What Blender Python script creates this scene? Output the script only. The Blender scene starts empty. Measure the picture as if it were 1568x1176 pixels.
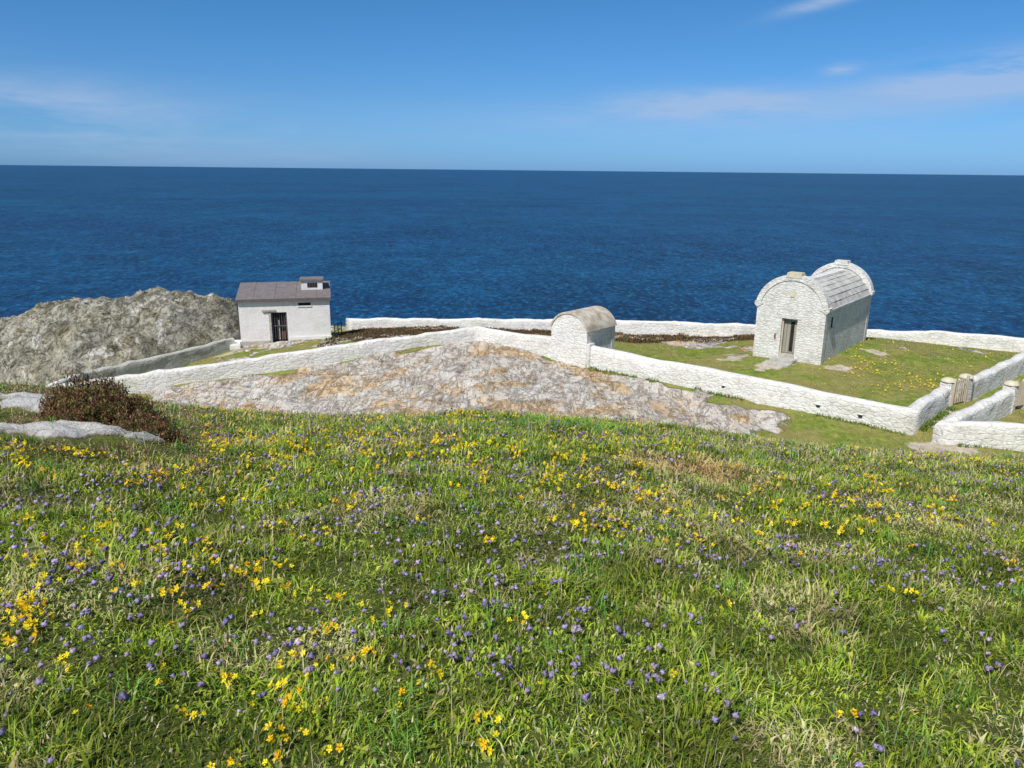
import bpy, bmesh, math, numpy as np
from mathutils import Vector, Matrix
rng=np.random.default_rng(7)
scene=bpy.context.scene
# ---------------------------------------------------------------- noise
TAB=np.random.default_rng(3).random((256,256))
def vn(x,y,s=0):
    x=np.asarray(x,float)+s*17.3; y=np.asarray(y,float)+s*9.7
    xi=np.floor(x).astype(int); yi=np.floor(y).astype(int)
    fx=x-xi; fy=y-yi; fx=fx*fx*(3-2*fx); fy=fy*fy*(3-2*fy)
    a=TAB[xi&255,yi&255]; b=TAB[(xi+1)&255,yi&255]; c=TAB[xi&255,(yi+1)&255]; d=TAB[(xi+1)&255,(yi+1)&255]
    return (a*(1-fx)+b*fx)*(1-fy)+(c*(1-fx)+d*fx)*fy
def fbm(x,y,o=4,s=0):
    r=0;a=.5;t=0
    for i in range(o):
        r=r+a*vn(x*2**i,y*2**i,s+i); t+=a; a*=.5
    return r/t
def ridg(x,y,o=4,s=0):
    r=0;a=.5;t=0
    for i in range(o):
        r=r+a*(1-np.abs(2*vn(x*2**i,y*2**i,s+i)-1)); t+=a; a*=.5
    return r/t
def sstep(a,b,x):
    t=np.clip((x-a)/(b-a),0,1); return t*t*(3-2*t)
# ---------------------------------------------------------------- terrain
CP=np.array([
(-20.1,38,-11.3),(-2,44,-9.6),(2.3,41.8,-10.1),(3.9,40.1,-10.1),(16.3,30,-10.2),(-11,41,-10.5),
(0,30,-9.9),(0,36,-9.7),(-8,33,-10.4),(8,34,-10.2),(10,28,-10.6),(20,24,-10.7),(-18,32,-11.1),(-25,36,-12.2),(-5,40,-9.8),
(-17.7,49.2,-11.35),(-12.2,50,-10.95),(-12.7,58,-12),(0,57,-11.6),(0,50,-10.7),(14.5,40,-9.75),(16.2,39.3,-9.72),(21,46,-9.8),(28.7,50,-10.9),
(20,33,-10.05),(22,38,-9.95),(27,39.5,-10),(32,47,-10.8),(35,40,-10.2),(20,28.5,-10.35),(30,28,-10.4),(15,54,-11.3),(8,45,-10.3),(10,50,-10.9),
(-24,42,-12.3),(-24,46,-12.9),(-40,45,-13.5),(-35,36,-12.8),(-20,54,-12.2),
(-70,40,-14),(70,40,-11),(0,10,-10.6),(-40,10,-12),(40,10,-11),(-70,70,-15),(70,60,-12),(0,70,-12.5),(0,-10,-10.6),(-50,-10,-12),(50,-10,-11)],float)
def U(r2): return 0.5*r2*np.log(r2+1e-9)
n=len(CP); d2=((CP[:,None,:2]-CP[None,:,:2])**2).sum(-1)
A=np.zeros((n+3,n+3)); A[:n,:n]=U(d2)+np.eye(n)*0.5; A[:n,n]=1; A[:n,n+1:]=CP[:,:2]; A[n,:n]=1; A[n+1:,:n]=CP[:,:2].T
SOL=np.linalg.solve(A,np.r_[CP[:,2],0,0,0])
def plateau(x,y):
    x=np.asarray(x,float);y=np.asarray(y,float); r=np.full(x.shape,SOL[n])+SOL[n+1]*x+SOL[n+2]*y
    for i in range(n): r=r+SOL[i]*U((x-CP[i,0])**2+(y-CP[i,1])**2)
    return r
def hill(x,y):
    yy=np.maximum(y,0.0); t=np.clip(x/np.maximum(yy,1.0),-.9,.9)
    w=0
    for dt in (-.06,0,.06):
        w=w+np.interp(t+dt,[-.9,-.62,-.5,-.38,-.2,0,.19,.373,.55,.7,.9],[.07,.078,.096,.113,.113,.107,.122,.148,.163,.168,.169])/3
    und=(fbm(x*.5,y*.5,3,5)-.5)*.18*sstep(1.5,5,yy)+(fbm(x*1.7,y*1.7,2,6)-.5)*.07
    return -1.6-w*yy-.0071*yy**2+und
EX=[-90,-45,-20,-12,0,15,30,34,60,100]; EY=[62,68,65,61,60,56.5,52.5,51.5,48,42]
def segdist(x,y,poly):
    x=np.asarray(x);y=np.asarray(y); d=np.full(x.shape,1e9); ins=np.zeros(x.shape,bool); m=len(poly)
    for i in range(m):
        ax,ay=poly[i]; bx,by=poly[(i+1)%m]; ex,ey=bx-ax,by-ay
        t=np.clip(((x-ax)*ex+(y-ay)*ey)/(ex*ex+ey*ey),0,1)
        d=np.minimum(d,np.hypot(x-ax-t*ex,y-ay-t*ey))
        c=((ay>y)!=(by>y))&(x<(bx-ax)*(y-ay)/((by-ay) if by!=ay else 1e-9)+ax); ins^=c
    return np.where(ins,d,-d)
ROCKP=[(-19,37.7),(-11,40.6),(-2,43.7),(2.2,41.3),(4,39.3),(9.5,34.5),(11.8,32),(10.6,30),(7,27),(0,25),(-12,27),(-15,31)]
def mound_r(x,y):
    dx=x+28; rx=np.where(dx>0,8.3,12.6); dy=y-56.5; ry=np.where(dy<0,10.0,8.0)
    return np.sqrt((dx/rx)**2+(dy/ry)**2)+ (fbm(x*.25,y*.25,3,11)-.5)*.28
FR=[(-4.25,6.95,.90,.46),(-6.7,9.9,1.5,.5),(-5.2,8.5,.7,.25),(-7.9,9.0,1.1,.45)]
def masks(x,y):
    nz=(fbm(x*.6,y*.6,4,21)-.5)*3.8
    rock=sstep(-.3,.5,segdist(x,y,ROCKP)+nz)
    mr=mound_r(x,y); md=sstep(1.06,.98,mr)
    fr=0*x
    for cx,cy,rx,ry in FR:
        fr=np.maximum(fr,sstep(1.15,.85,np.sqrt(((x-cx)/rx)**2+((y-cy)/ry)**2)+(fbm(x*3,y*3,3,8)-.5)*1.1))
    ye=np.interp(x,EX,EY)
    cliff=sstep(-.8,1.2,y-ye)
    oc=sstep(.56,.63,fbm(x*.33,y*.33,4,31))*sstep(40,44,y)*(1-md)
    rock=np.maximum.reduce([rock,cliff,oc*.75,fr,md])
    dirt=0*x
    for cx,cy,r in [(17.6,30.6,1.2),(17.0,28.3,1.7),(13.6,39.6,1.3),(12.2,41.6,1.2),(16.9,38.9,.9),(20.6,42.5,.8),(19.3,32,1.1),(-15,47.8,1.6),(-12,46.5,1.3),(-17.5,47.5,1.6),(16,27.3,1.2)]:
        dirt=np.maximum(dirt,.8*sstep(r,r*.3,np.hypot(x-cx,y-cy)+(fbm(x*1.3,y*1.3,4,4)-.5)*2.2))
    he=sstep(.43,.50,fbm(x*.4+3,y*.8,4,41))*sstep(48.5,50.5,y+0.12*x)*sstep(-13,-11,x)*sstep(20,15,x)
    he=np.maximum(he,sstep(.42,.5,fbm(x*.6,y*.9,3,44))*sstep(44.5,46,y)*sstep(-13,-11,x)*sstep(0,-2,x))
    pink=sstep(5.0,7.0,y)*sstep(-.33,-.5,x/np.maximum(y,1))*sstep(20,14,y)
    return rock,dirt,he,md,fr,pink
def ground_z(x,y,detail=True):
    x=np.asarray(x,float);y=np.asarray(y,float)
    p=plateau(x,y); hl=hill(x,y)
    k=.35; z=np.logaddexp(p/k,hl/k)*k
    mr=mound_r(x,y); dome=np.sqrt(np.clip(1-mr**2,0,1))**1.1
    z=z+dome*(4.3)
    if detail:
        rock,dirt,he,md,fr,pink=masks(x,y)
        u=x*.85+y*.5; v=-x*.5+y*.85
        r1=(ridg(u*.25,v*.8,4,51)-.62)*.55+(ridg(u*.9,v*2.0,3,53)-.6)*.16
        r1=np.floor(r1*7+fbm(u,v,2,58))/7*.35+r1*.65
        z=z+rock*(1-md)*np.where(y>20,1,0)*r1
        bl=(ridg(u*.20,v*.42,4,61)-.7)*1.9*sstep(0,.5,dome)+(ridg(u*.7,v*1.5,4,66)-.6)*.85
        z=z+md*bl
        z=z+fr*np.where(y<20,1,0)*(.05+(ridg(x*1.2,y*4,4,71)-.6)*.28)
        z=z+(fbm(x*.8,y*.8,4,15)-.5)*.14*(y>22)+he*.15*fbm(x*3,y*3,3,18)
        ye=np.interp(x,EX,EY)+(fbm(x*.4,y*.2,3,90)-.5)*1.6
        e=np.maximum(y-ye,0); z=z-e*2.2
        sx=np.maximum(np.abs(x)-75,0); z=z-sx*1.5
    return np.maximum(z,-50)
def mesh_np(name,verts,faces_flat,sizes,mat=None,smooth=False,col=None,parent=None):
    me=bpy.data.meshes.new(name); verts=np.asarray(verts,np.float32)
    me.vertices.add(len(verts)); me.vertices.foreach_set('co',verts.ravel())
    me.loops.add(len(faces_flat)); me.loops.foreach_set('vertex_index',np.asarray(faces_flat,np.int32))
    me.polygons.add(len(sizes)); st=np.r_[0,np.cumsum(sizes)[:-1]].astype(np.int32)
    me.polygons.foreach_set('loop_start',st)
    me.update(calc_edges=True)
    if smooth: me.polygons.foreach_set('use_smooth',np.ones(len(sizes),bool))
    if col is not None:
        for nm,c in col.items():
            a=me.attributes.new(nm,'FLOAT_COLOR','POINT'); a.data.foreach_set('color',np.asarray(c,np.float32).ravel())
    me.validate()
    ob=bpy.data.objects.new(name,me); scene.collection.objects.link(ob)
    if mat: me.materials.append(mat)
    if parent: ob.parent=parent
    return ob
# ---------------------------------------------------------------- materials
class NT:
    def __init__(s,name,rough=.9,spec=.2):
        s.m=bpy.data.materials.new(name); s.m.use_nodes=True; s.t=s.m.node_tree; s.b=s.t.nodes['Principled BSDF']
        s.b.inputs['Roughness'].default_value=rough; s.b.inputs['Specular IOR Level'].default_value=spec
    def n(s,ty,**k):
        q=s.t.nodes.new(ty)
        for a,v in k.items(): setattr(q,a,v)
        return q
    def l(s,a,b): s.t.links.new(a,b)
    def coords(s,scale=(1,1,1),rot=(0,0,0)):
        g=s.n('ShaderNodeTexCoord'); m=s.n('ShaderNodeMapping'); m.inputs['Scale'].default_value=scale; m.inputs['Rotation'].default_value=rot
        s.l(g.outputs['Object'],m.inputs[0]); return m.outputs[0]
    def noise(s,co,scale,detail=6,rough=.6,dist=0):
        q=s.n('ShaderNodeTexNoise'); q.inputs['Scale'].default_value=scale; q.inputs['Detail'].default_value=detail; q.inputs['Roughness'].default_value=rough; q.inputs['Distortion'].default_value=dist
        s.l(co,q.inputs['Vector']); return q.outputs[0]
    def edge(s,co,rnd=.9,warp=.12,ws=1.5):
        v=s.n('ShaderNodeTexVoronoi',feature='DISTANCE_TO_EDGE'); v.inputs['Scale'].default_value=1; v.inputs['Randomness'].default_value=rnd
        d=s.n('ShaderNodeMix',data_type='VECTOR'); d.inputs[0].default_value=warp; s.l(co,d.inputs[4]); nn=s.n('ShaderNodeTexNoise'); nn.inputs['Scale'].default_value=ws; nn.inputs['Detail'].default_value=5; s.l(co,nn.inputs[0]); s.l(nn.outputs[1],d.inputs[5])
        s.l(d.outputs[1],v.inputs['Vector']); return v.outputs[0]
    def ramp(s,f,stops):
        q=s.n('ShaderNodeValToRGB'); e=q.color_ramp.elements
        while len(e)<len(stops): e.new(.5)
        for i,(p,c) in enumerate(stops):
            e[i].position=p; e[i].color=(*c,1) if len(c)==3 else c
        s.l(f,q.inputs[0]); return q.outputs[0]
    def mix(s,f,a,b,mode='MIX'):
        q=s.n('ShaderNodeMix',data_type='RGBA',blend_type=mode)
        for v,i in ((f,0),(a,6),(b,7)):
            if isinstance(v,(int,float)): q.inputs[i].default_value=v
            elif isinstance(v,tuple): q.inputs[i].default_value=(*v,1)
            else: s.l(v,q.inputs[i])
        return q.outputs[2]
    def math(s,op,a,b=0.0):
        q=s.n('ShaderNodeMath',operation=op)
        for v,i in ((a,0),(b,1)):
            if isinstance(v,(int,float)): q.inputs[i].default_value=v
            else: s.l(v,q.inputs[i])
        return q.outputs[0]
    def bump(s,h,dist,st=1.0,nrm=None):
        q=s.n('ShaderNodeBump'); q.inputs['Distance'].default_value=dist; q.inputs['Strength'].default_value=st
        s.l(h,q.inputs['Height']); 
        if nrm: s.l(nrm,q.inputs['Normal'])
        return q.outputs[0]
    def out(s,col=None,nrm=None):
        if col is not None:
            if isinstance(col,tuple): s.b.inputs['Base Color'].default_value=(*col,1)
            else: s.l(col,s.b.inputs['Base Color'])
        if nrm: s.l(nrm,s.b.inputs['Normal'])
        return s.m
def g(v): return (v,v,v)
def mat_white(name,tint=(.74,.74,.72),dirt=.5,stone=.2,sc=(3.4,3.4,8.5),fleck=.5):
    t=NT(name,.85,.15); co=t.coords(); 
    n1=t.noise(co,1.3,8,.7); n2=t.noise(co,7,6,.75); n3=t.noise(co,26,4,.7)
    dirtm=t.ramp(n1,[(.45,g(0)),(.70,g(1))])
    c=t.mix(t.math('MULTIPLY',dirtm,dirt),tint,(.46,.43,.36))
    c=t.mix(t.math('MULTIPLY',t.ramp(n2,[(.52,g(0)),(.62,g(1))]),fleck),c,(.42,.40,.35))
    c=t.mix(t.math('MULTIPLY',t.ramp(n3,[(.59,g(0)),(.65,g(1))]),fleck*.8),c,(.24,.225,.18))
    nr=t.bump(n2,.05,.8)
    if stone:
        e=t.ramp(t.edge(t.coords(sc),.8,.10),[(0,g(0)),(.16,g(1))])
        br=t.ramp(n1,[(.4,g(.3)),(.6,g(1))])
        c=t.mix(t.math('MULTIPLY',t.math('SUBTRACT',1.0,e),br),c,t.mix(stone,c,(.25,.24,.21)))
        nr=t.bump(e,.022,.6,nr)
    return t.out(c,nr)
MW=mat_white('white_painted_stone',(.76,.76,.74),.5,.38,fleck=.55)
MWall=mat_white('whitewashed_wall',(.77,.77,.76),.55,.13,(2.6,2.6,5.5),.6)
MGreyW=mat_white('grey_wall',(.50,.50,.47),.6,.3,(2.6,2.6,6),.7)  # greyer, less white version of the wall material
MRend=mat_white('white_render',(.80,.785,.79),.35,0,fleck=.18)
def mat_simple(name,c1,c2,sc=6,rough=.8,bd=.01,stretch=(1,1,1)):
    t=NT(name,rough,.25); co=t.coords(stretch); n1=t.noise(co,sc,7,.65)
    return t.out(t.mix(t.ramp(n1,[(.35,g(0)),(.65,g(1))]),c1,c2),t.bump(n1,bd,.8))
MSlate=mat_simple('stone_slates',(.34,.335,.31),(.62,.61,.585),2.2,.85,.03)
MGrime=mat_simple('lichened_render',(.32,.27,.20),(.62,.58,.51),2.2,.9,.03)
MRoof=mat_simple('grey_felt_roof',(.15,.13,.13),(.21,.19,.19),3,.8,.01)
MFascia=mat_simple('dark_fascia',(.10,.09,.10),(.15,.135,.14),5)
MWood=mat_simple('weathered_wood',(.42,.36,.27),(.58,.52,.42),10,.8,.005,(1,1,.15))
MDoor=mat_simple('door_wood',(.24,.22,.18),(.38,.36,.31),8,.8,.005,(1,1,.1))
MDark=mat_simple('dark_opening',(.012,.012,.014),(.03,.028,.028),4)
MRust=mat_simple('rusty_brown',(.16,.09,.07),(.26,.16,.12),8)
MSlab=mat_simple('stone_slab',(.34,.33,.3),(.5,.49,.45),5,.9,.02)
MLich=mat_simple('cap_stone',(.5,.45,.3),(.66,.62,.5),5,.9,.02)
# ground material
t=NT('ground_material',.95,.05)
at=t.n('ShaderNodeAttribute',attribute_name='m1'); sp=t.n('ShaderNodeSeparateColor'); t.l(at.outputs['Color'],sp.inputs[0])
at2=t.n('ShaderNodeAttribute',attribute_name='m2'); sp2=t.n('ShaderNodeSeparateColor'); t.l(at2.outputs['Color'],sp2.inputs[0])
co=t.coords(); na=t.noise(co,.35,6,.6); nb=t.noise(co,2.5,8,.7); nc=t.noise(co,14,6,.75)
cstr=t.coords((1.3,.35,1.5),(0,0,math.radians(-35))); ns=t.noise(cstr,.9,12,.76,.8)
cst2=t.coords((.35,2.4,1.5),(0,0,math.radians(-32))); ns2=t.noise(cst2,1.0,10,.75,.5)
cst3=t.coords((1.6,.4,1.2),(0,0,math.radians(-50))); ns3=t.noise(cst3,.8,9,.7,.9)
nl=t.noise(co,.40,9,.70,.6); nm=t.noise(co,5,8,.75)
lin=t.ramp(ns2,[(.36,g(0)),(.42,g(1))])
crk=t.ramp(ns3,[(.478,g(1)),(.492,g(0)),(.500,g(0)),(.514,g(1))])
crk2=t.ramp(t.noise(co,.9,8,.7,.6),[(.485,g(1)),(.495,g(0)),(.500,g(0)),(.510,g(1))])
cr=t.math('MULTIPLY',crk,crk2)
gr=t.ramp(nb,[(.3,(.12,.165,.028)),(.48,(.19,.25,.045)),(.6,(.28,.32,.07)),(.75,(.42,.37,.15))])
gr=t.mix(t.ramp(na,[(.42,g(0)),(.56,g(1))]),gr,t.mix(.6,gr,(.34,.27,.12)))
gr=t.mix(t.ramp(nm,[(.58,g(0)),(.66,g(.8))]),gr,(.36,.29,.17))
gr=t.mix(.5,gr,t.ramp(nc,[(.3,g(.35)),(.6,g(1.0))]),'MULTIPLY')
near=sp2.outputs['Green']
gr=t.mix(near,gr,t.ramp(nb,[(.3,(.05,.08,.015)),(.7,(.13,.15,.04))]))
rk=t.ramp(ns,[(.33,(.42,.36,.29)),(.42,(.64,.58,.50)),(.52,(.77,.725,.655)),(.64,(.84,.81,.77))])
rk=t.mix(t.math('MULTIPLY',t.ramp(nl,[(.50,g(0)),(.57,g(1))]),.75),rk,t.mix(1.0,rk,(1.0,.72,.38),'MULTIPLY'))
rk=t.mix(t.ramp(t.noise(co,.6,9,.78,1.0),[(.40,g(.5)),(.46,g(0))]),rk,(.44,.41,.38))
rk=t.mix(t.ramp(nm,[(.33,g(.8)),(.40,g(0))]),rk,(.26,.20,.15))
rk=t.mix(t.ramp(t.noise(co,1.1,9,.8,.4),[(.53,g(0)),(.59,g(.85))]),rk,(.86,.84,.80))
rk=t.mix(.2,rk,t.ramp(nc,[(.35,g(.35)),(.5,g(1.0))]),'MULTIPLY')
rk=t.mix(.5,rk,t.mix(lin,(.45,.34,.26),(1,1,1)),'MULTIPLY')
rk=t.mix(.6,rk,t.mix(cr,(.36,.27,.20),(1,1,1)),'MULTIPLY')
mdc=t.ramp(ns,[(.33,(.10,.09,.07)),(.41,(.28,.265,.205)),(.50,(.43,.415,.345)),(.64,(.60,.59,.53))])
mdc=t.mix(t.ramp(na,[(.45,g(0)),(.6,g(.7))]),mdc,t.mix(.6,mdc,(.90,.82,.56),'MULTIPLY'))
mdc=t.mix(t.ramp(nm,[(.34,g(.85)),(.42,g(0))]),mdc,(.08,.072,.05))
mdc=t.mix(t.ramp(t.noise(co,.7,9,.8,.4),[(.54,g(0)),(.60,g(.8))]),mdc,(.76,.75,.72))
mdc=t.mix(.3,mdc,t.ramp(nc,[(.35,g(.3)),(.5,g(1.0))]),'MULTIPLY')
mdc=t.mix(.75,mdc,t.mix(lin,(.20,.18,.13),(1,1,1)),'MULTIPLY')
mdc=t.mix(.75,mdc,t.mix(cr,(.20,.18,.13),(1,1,1)),'MULTIPLY')
rk=t.mix(sp2.outputs['Red'],rk,mdc)
frc=t.ramp(nb,[(.28,(.34,.30,.26)),(.35,(.74,.72,.69)),(.5,(.88,.875,.86))])
frc=t.mix(.3,frc,t.ramp(nc,[(.33,g(.4)),(.45,g(1.0))]),'MULTIPLY')
rk=t.mix(sp2.outputs['Blue'],rk,frc)
def sharp(mask,lo=.35,hi=.6):
    return t.ramp(t.math('ADD',mask,t.math('MULTIPLY',t.math('SUBTRACT',nb,.5),1.3)),[(lo,g(0)),(hi,g(1))])
c=t.mix(sharp(sp.outputs['Blue']),gr,t.ramp(nc,[(.35,(.05,.035,.02)),(.55,(.14,.08,.05)),(.7,(.18,.16,.07))]))
c=t.mix(sharp(sp.outputs['Green']),c,t.ramp(nb,[(.3,(.30,.25,.18)),(.6,(.55,.49,.40))]))
c=t.mix(sharp(sp.outputs['Red']),c,rk)
hh=t.math('ADD',t.math('MULTIPLY',ns,1.0),t.math('MULTIPLY',nm,.35))
hh=t.math('ADD',hh,t.math('MULTIPLY',lin,.2)); hh=t.math('ADD',hh,t.math('MULTIPLY',cr,.15))
isr=sharp(sp.outputs['Red'])
hh=t.math('MULTIPLY',hh,t.math('ADD',.12,isr))
nr=t.bump(hh,.36,.8); nr=t.bump(nc,.05,.5,nr)
t.out(c,nr); MG=t.m
def axis(segs):
    r=[]
    for a,b,s in segs: r.append(np.arange(a,b,s))
    return np.concatenate(r+[[segs[-1][1]]])
gx=axis([(-110,-48,1.5),(-48,-9,.15),(-9,-3,.08),(-3,13,.13),(13,38,.2),(38,110,1.5)]); gy=axis([(-30,-4,1.5),(-4,5.5,.16),(5.5,11,.07),(11,24,.2),(24,63,.13),(63,100,.9)])
X,Y=np.meshgrid(gx,gy); xs=X.ravel(); ys=Y.ravel(); zs=ground_z(xs,ys)
rock,dirt,he,md,fr,pink=masks(xs,ys)
nx,ny=len(gx),len(gy); idx=np.arange(nx*ny).reshape(ny,nx)
F=np.stack([idx[:-1,:-1],idx[:-1,1:],idx[1:,1:],idx[1:,:-1]],-1).reshape(-1,4)
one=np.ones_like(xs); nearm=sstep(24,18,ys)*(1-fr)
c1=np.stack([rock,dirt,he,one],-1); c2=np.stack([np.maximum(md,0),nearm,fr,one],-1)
mesh_np('ground',np.stack([xs,ys,zs],-1),F.ravel(),np.full(len(F),4),MG,True,{'m1':c1,'m2':c2})
# ---------------------------------------------------------------- sea
t=NT('sea_material',.35,.10)
w1=t.noise(t.coords((1,.55,1)),.55,5,.75,.3); w5=t.noise(t.coords((.7,.4,1)),.12,7,.8); w2=t.noise(t.coords((1,1.5,1)),.05,7,.65)
w3=t.noise(t.coords((.25,1,1)),.005,7,.65); w4=t.noise(t.coords((.5,.7,1)),.012,8,.75); w6=t.noise(t.coords((.5,.25,1)),.03,8,.85)
c=t.mix(t.ramp(w3,[(.38,g(0)),(.62,g(1))]),(.0012,.032,.125),(.003,.065,.175))
c=t.mix(t.ramp(w4,[(.46,g(0)),(.62,g(.6))]),c,(.004,.085,.205))
c=t.mix(1.0,c,t.ramp(w1,[(.36,g(.22)),(.5,g(.9)),(.60,g(1.0))]),'MULTIPLY')  # light and dark of wave slopes painted into the colour, no modelled swell
c=t.mix(1.0,c,t.ramp(w5,[(.36,g(.42)),(.5,g(.92)),(.60,g(1.0))]),'MULTIPLY')
c=t.mix(1.0,c,t.ramp(w6,[(.36,g(.55)),(.5,g(.95)),(.60,g(1.0))]),'MULTIPLY')
c=t.mix(t.ramp(w1,[(.54,g(0)),(.66,g(.85))]),c,(.03,.18,.34))
c=t.mix(t.ramp(w5,[(.55,g(0)),(.70,g(.5))]),c,(.02,.15,.30))
c=t.mix(t.ramp(w6,[(.56,g(0)),(.68,g(.35))]),c,(.02,.15,.30))
wc=t.math('MULTIPLY',t.ramp(t.noise(t.coords((1,1.6,1)),.06,9,.82),[(.72,g(0)),(.735,g(1))]),.85)
c=t.mix(wc,c,(.65,.72,.75))
nr=t.bump(w2,3.0,.5); nr=t.bump(w1,1.0,.7,nr)
t.out(c,nr)
S=90000
mesh_np('sea',[(-S,-3000,-46),(S,-3000,-46),(S,S,-46),(-S,S,-46)],[0,1,2,3],[4],t.m)
# ---------------------------------------------------------------- walls
def wall(name,pts,th=.45,depth=1.9,mat=None):
    pts=np.array(pts,float); P=[];D=[]
    m=len(pts); seg=[pts[i+1]-pts[i] for i in range(m-1)]; dirs=[s[:2]/np.hypot(*s[:2]) for s in seg]
    for i in range(m-1):
        L=np.hypot(*seg[i][:2]); k=max(1,int(L/.3))
        for j in range(k+(1 if i==m-2 else 0)):
            P.append(pts[i]+seg[i]*j/k)
            if j==0 and i>0:
                dd=dirs[i-1]+dirs[i]; dd/=np.hypot(*dd); sc=1/max(.5,dd@dirs[i])
            else: dd=dirs[i]; sc=1
            D.append((dd[0],dd[1],sc))
    P=np.array(P);D=np.array(D); nn=np.stack([-D[:,1],D[:,0]],-1)*D[:,2:3]
    h=th/2
    prof=[(-h-.04,-depth),(-h-.02,-.75),(-h,-.35),(-h,-.10),(-h*.85,-.02),(0,.02),(h*.85,-.02),(h,-.10),(h,-.35),(h+.02,-.75),(h+.04,-depth)]
    V=[]
    for i,(p,q) in enumerate(zip(P,nn)):
        s=p[0]*1.3+p[1]
        for k,(o,z) in enumerate(prof):
            j=(vn(s*1.4+k*5,k*3.3,2)-.5)*.09; jz=(vn(s*.9,7.,3)-.5)*.12+(vn(s*3,3.,5)-.5)*.06
            V.append((p[0]+q[0]*(o+j),p[1]+q[1]*(o+j),p[2]+z+(jz if z>-1 else 0)))
    K=len(prof); FF=[];SZ=[]
    for i in range(len(P)-1):
        for k in range(K-1):
            a=i*K+k; FF+=[a,a+1,a+K+1,a+K]; SZ.append(4)
    FF+=list(range(K)); SZ.append(K); e=(len(P)-1)*K; FF+=[e+k for k in range(K)][::-1]; SZ.append(K)
    return mesh_np(name,V,FF,SZ,mat or MWall,True)
wall('whitewashed_stone_wall',[(-24.2,41.2,-11.2),(-23.3,36.9,-10.7),(-20.1,38,-10.4),(-11,41,-9.55),(-2.05,44,-8.8),(2.3,41.8,-8.95),(3.9,40.1,-8.96),(16.3,30,-9.2),(19.3,33.0,-9.1)],.5)
wall('whitewashed_stone_wall',[(-12.7,58,-11.05),(-4.1,57,-10.82),(3.2,56,-10.6),(10.1,54.5,-10.35),(16.7,53,-10.26),(24,51.5,-10.25),(28.7,50,-10.03),(32.5,48,-9.96),(42,43.5,-9.8)],.5)
wall('grey_wall',[(-24.1,41.5,-11.2),(-21.3,45.2,-11.0),(-18.3,49.2,-10.75)],.45,mat=MGreyW)
wall('whitewashed_stone_wall',[(30,27.6,-9.5),(20,28.4,-9.35),(17.2,29,-9.42),(21.9,32.6,-9.08)],.5)
wall('whitewashed_stone_wall',[(20.9,34.1,-9.1),(27,39.5,-9.02),(33,44.5,-9.0),(38,45,-9.4)],.5)
wall('whitewashed_stone_wall',[(23.4,33.4,-9.1),(32,33.0,-9.1)],.45)
# ---------------------------------------------------------------- primitives
def box(name,mn,mx,mat,parent,bev=.0,rot=None):
    bm=bmesh.new(); bmesh.ops.create_cube(bm,size=1)
    for v in bm.verts:
        for i in range(3): v.co[i]=(mn[i]+mx[i])/2+v.co[i]*(mx[i]-mn[i])
    if bev: bmesh.ops.bevel(bm,geom=bm.edges[:],offset=bev,segments=2,affect='EDGES')
    me=bpy.data.meshes.new(name); bm.to_mesh(me); bm.free(); me.materials.append(mat)
    ob=bpy.data.objects.new(name,me); scene.collection.objects.link(ob); ob.parent=parent
    if rot: ob.rotation_euler=rot
    return ob
def extr(name,prof,y0,y1,mat,parent,sub=0):
    bm=bmesh.new(); a=[bm.verts.new((x,y0,z)) for x,z in prof]; b=[bm.verts.new((x,y1,z)) for x,z in prof]
    k=len(prof); bm.faces.new(a[::-1]); bm.faces.new(b)
    for i in range(k): bm.faces.new((a[i],a[(i+1)%k],b[(i+1)%k],b[i]))
    bm.normal_update()
    bmesh.ops.triangulate(bm,faces=[f for f in bm.faces if len(f.verts)>4],quad_method='BEAUTY',ngon_method='EAR_CLIP')
    bmesh.ops.recalc_face_normals(bm,faces=bm.faces[:])
    me=bpy.data.meshes.new(name); bm.to_mesh(me); bm.free(); me.materials.append(mat)
    ob=bpy.data.objects.new(name,me); scene.collection.objects.link(ob); ob.parent=parent; return ob
def empty(name,loc,rz):
    e=bpy.data.objects.new(name,None); scene.collection.objects.link(e); e.location=loc; e.rotation_euler=(0,0,rz); e.empty_display_size=.3; return e
def arc(w,z0,rise,nseg=18,off=0.0):
    R=(w*w+rise*rise)/(2*rise); cz=z0+rise-R; a0=math.atan2(z0-cz,w); a1=math.pi-a0
    return [((R+off)*math.cos(a0+(a1-a0)*i/nseg),cz+(R+off)*math.sin(a0+(a1-a0)*i/nseg)) for i in range(nseg+1)]
# ---- right building
ang=math.atan2(-.63,.777)
cx,cy=(13.34+16.2)/2,(41.6+39.3)/2
B=empty('barrel_roofed_stone_building',(cx,cy,-9.8),ang)
W=1.84; L=8.3; EV=2.95; RS=1.55
dw=.42;dh=2.3;dx=.0
gp=[(-W,-1),(dx-dw,-1),(dx-dw,dh),(dx+dw,dh),(dx+dw,-1),(W,-1),(W,EV)]+arc(W,EV,RS)[1:-1]+[(-W,EV)]
extr('front_gable',gp,0,.42,MW,B)
gp2=[(-W,-1),(W,-1),(W,EV)]+arc(W,EV,RS)[1:-1]+[(-W,EV)]
extr('rear_gable',gp2,L-.42,L,MW,B)
for s,nm in((-1,'left'),(1,'right')):
    x0,x1=sorted((s*(W-.02),s*(W-.45)))
    box('side_wall_'+nm,(x0,.42,-1),(x1,L-.42,EV-.02),MW,B)
    for k,(a,b) in enumerate(((-.04,.50),(L-.50,L+.04))):
        extr('kneeler_%s_%d'%(nm,k),[(s*(W+.003),EV-.22),(s*(W+.15),EV-.06),(s*(W+.15),EV+.10),(s*(W-.12),EV+.22),(s*(W-.3),EV)],a,b,MW,B)
    x0,x1=sorted((s*(W-.3),s*(W+.09)))
    box('eaves_course_'+nm,(x0,.5,EV-.09),(x1,L-.5,EV-.012),MW,B)
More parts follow.
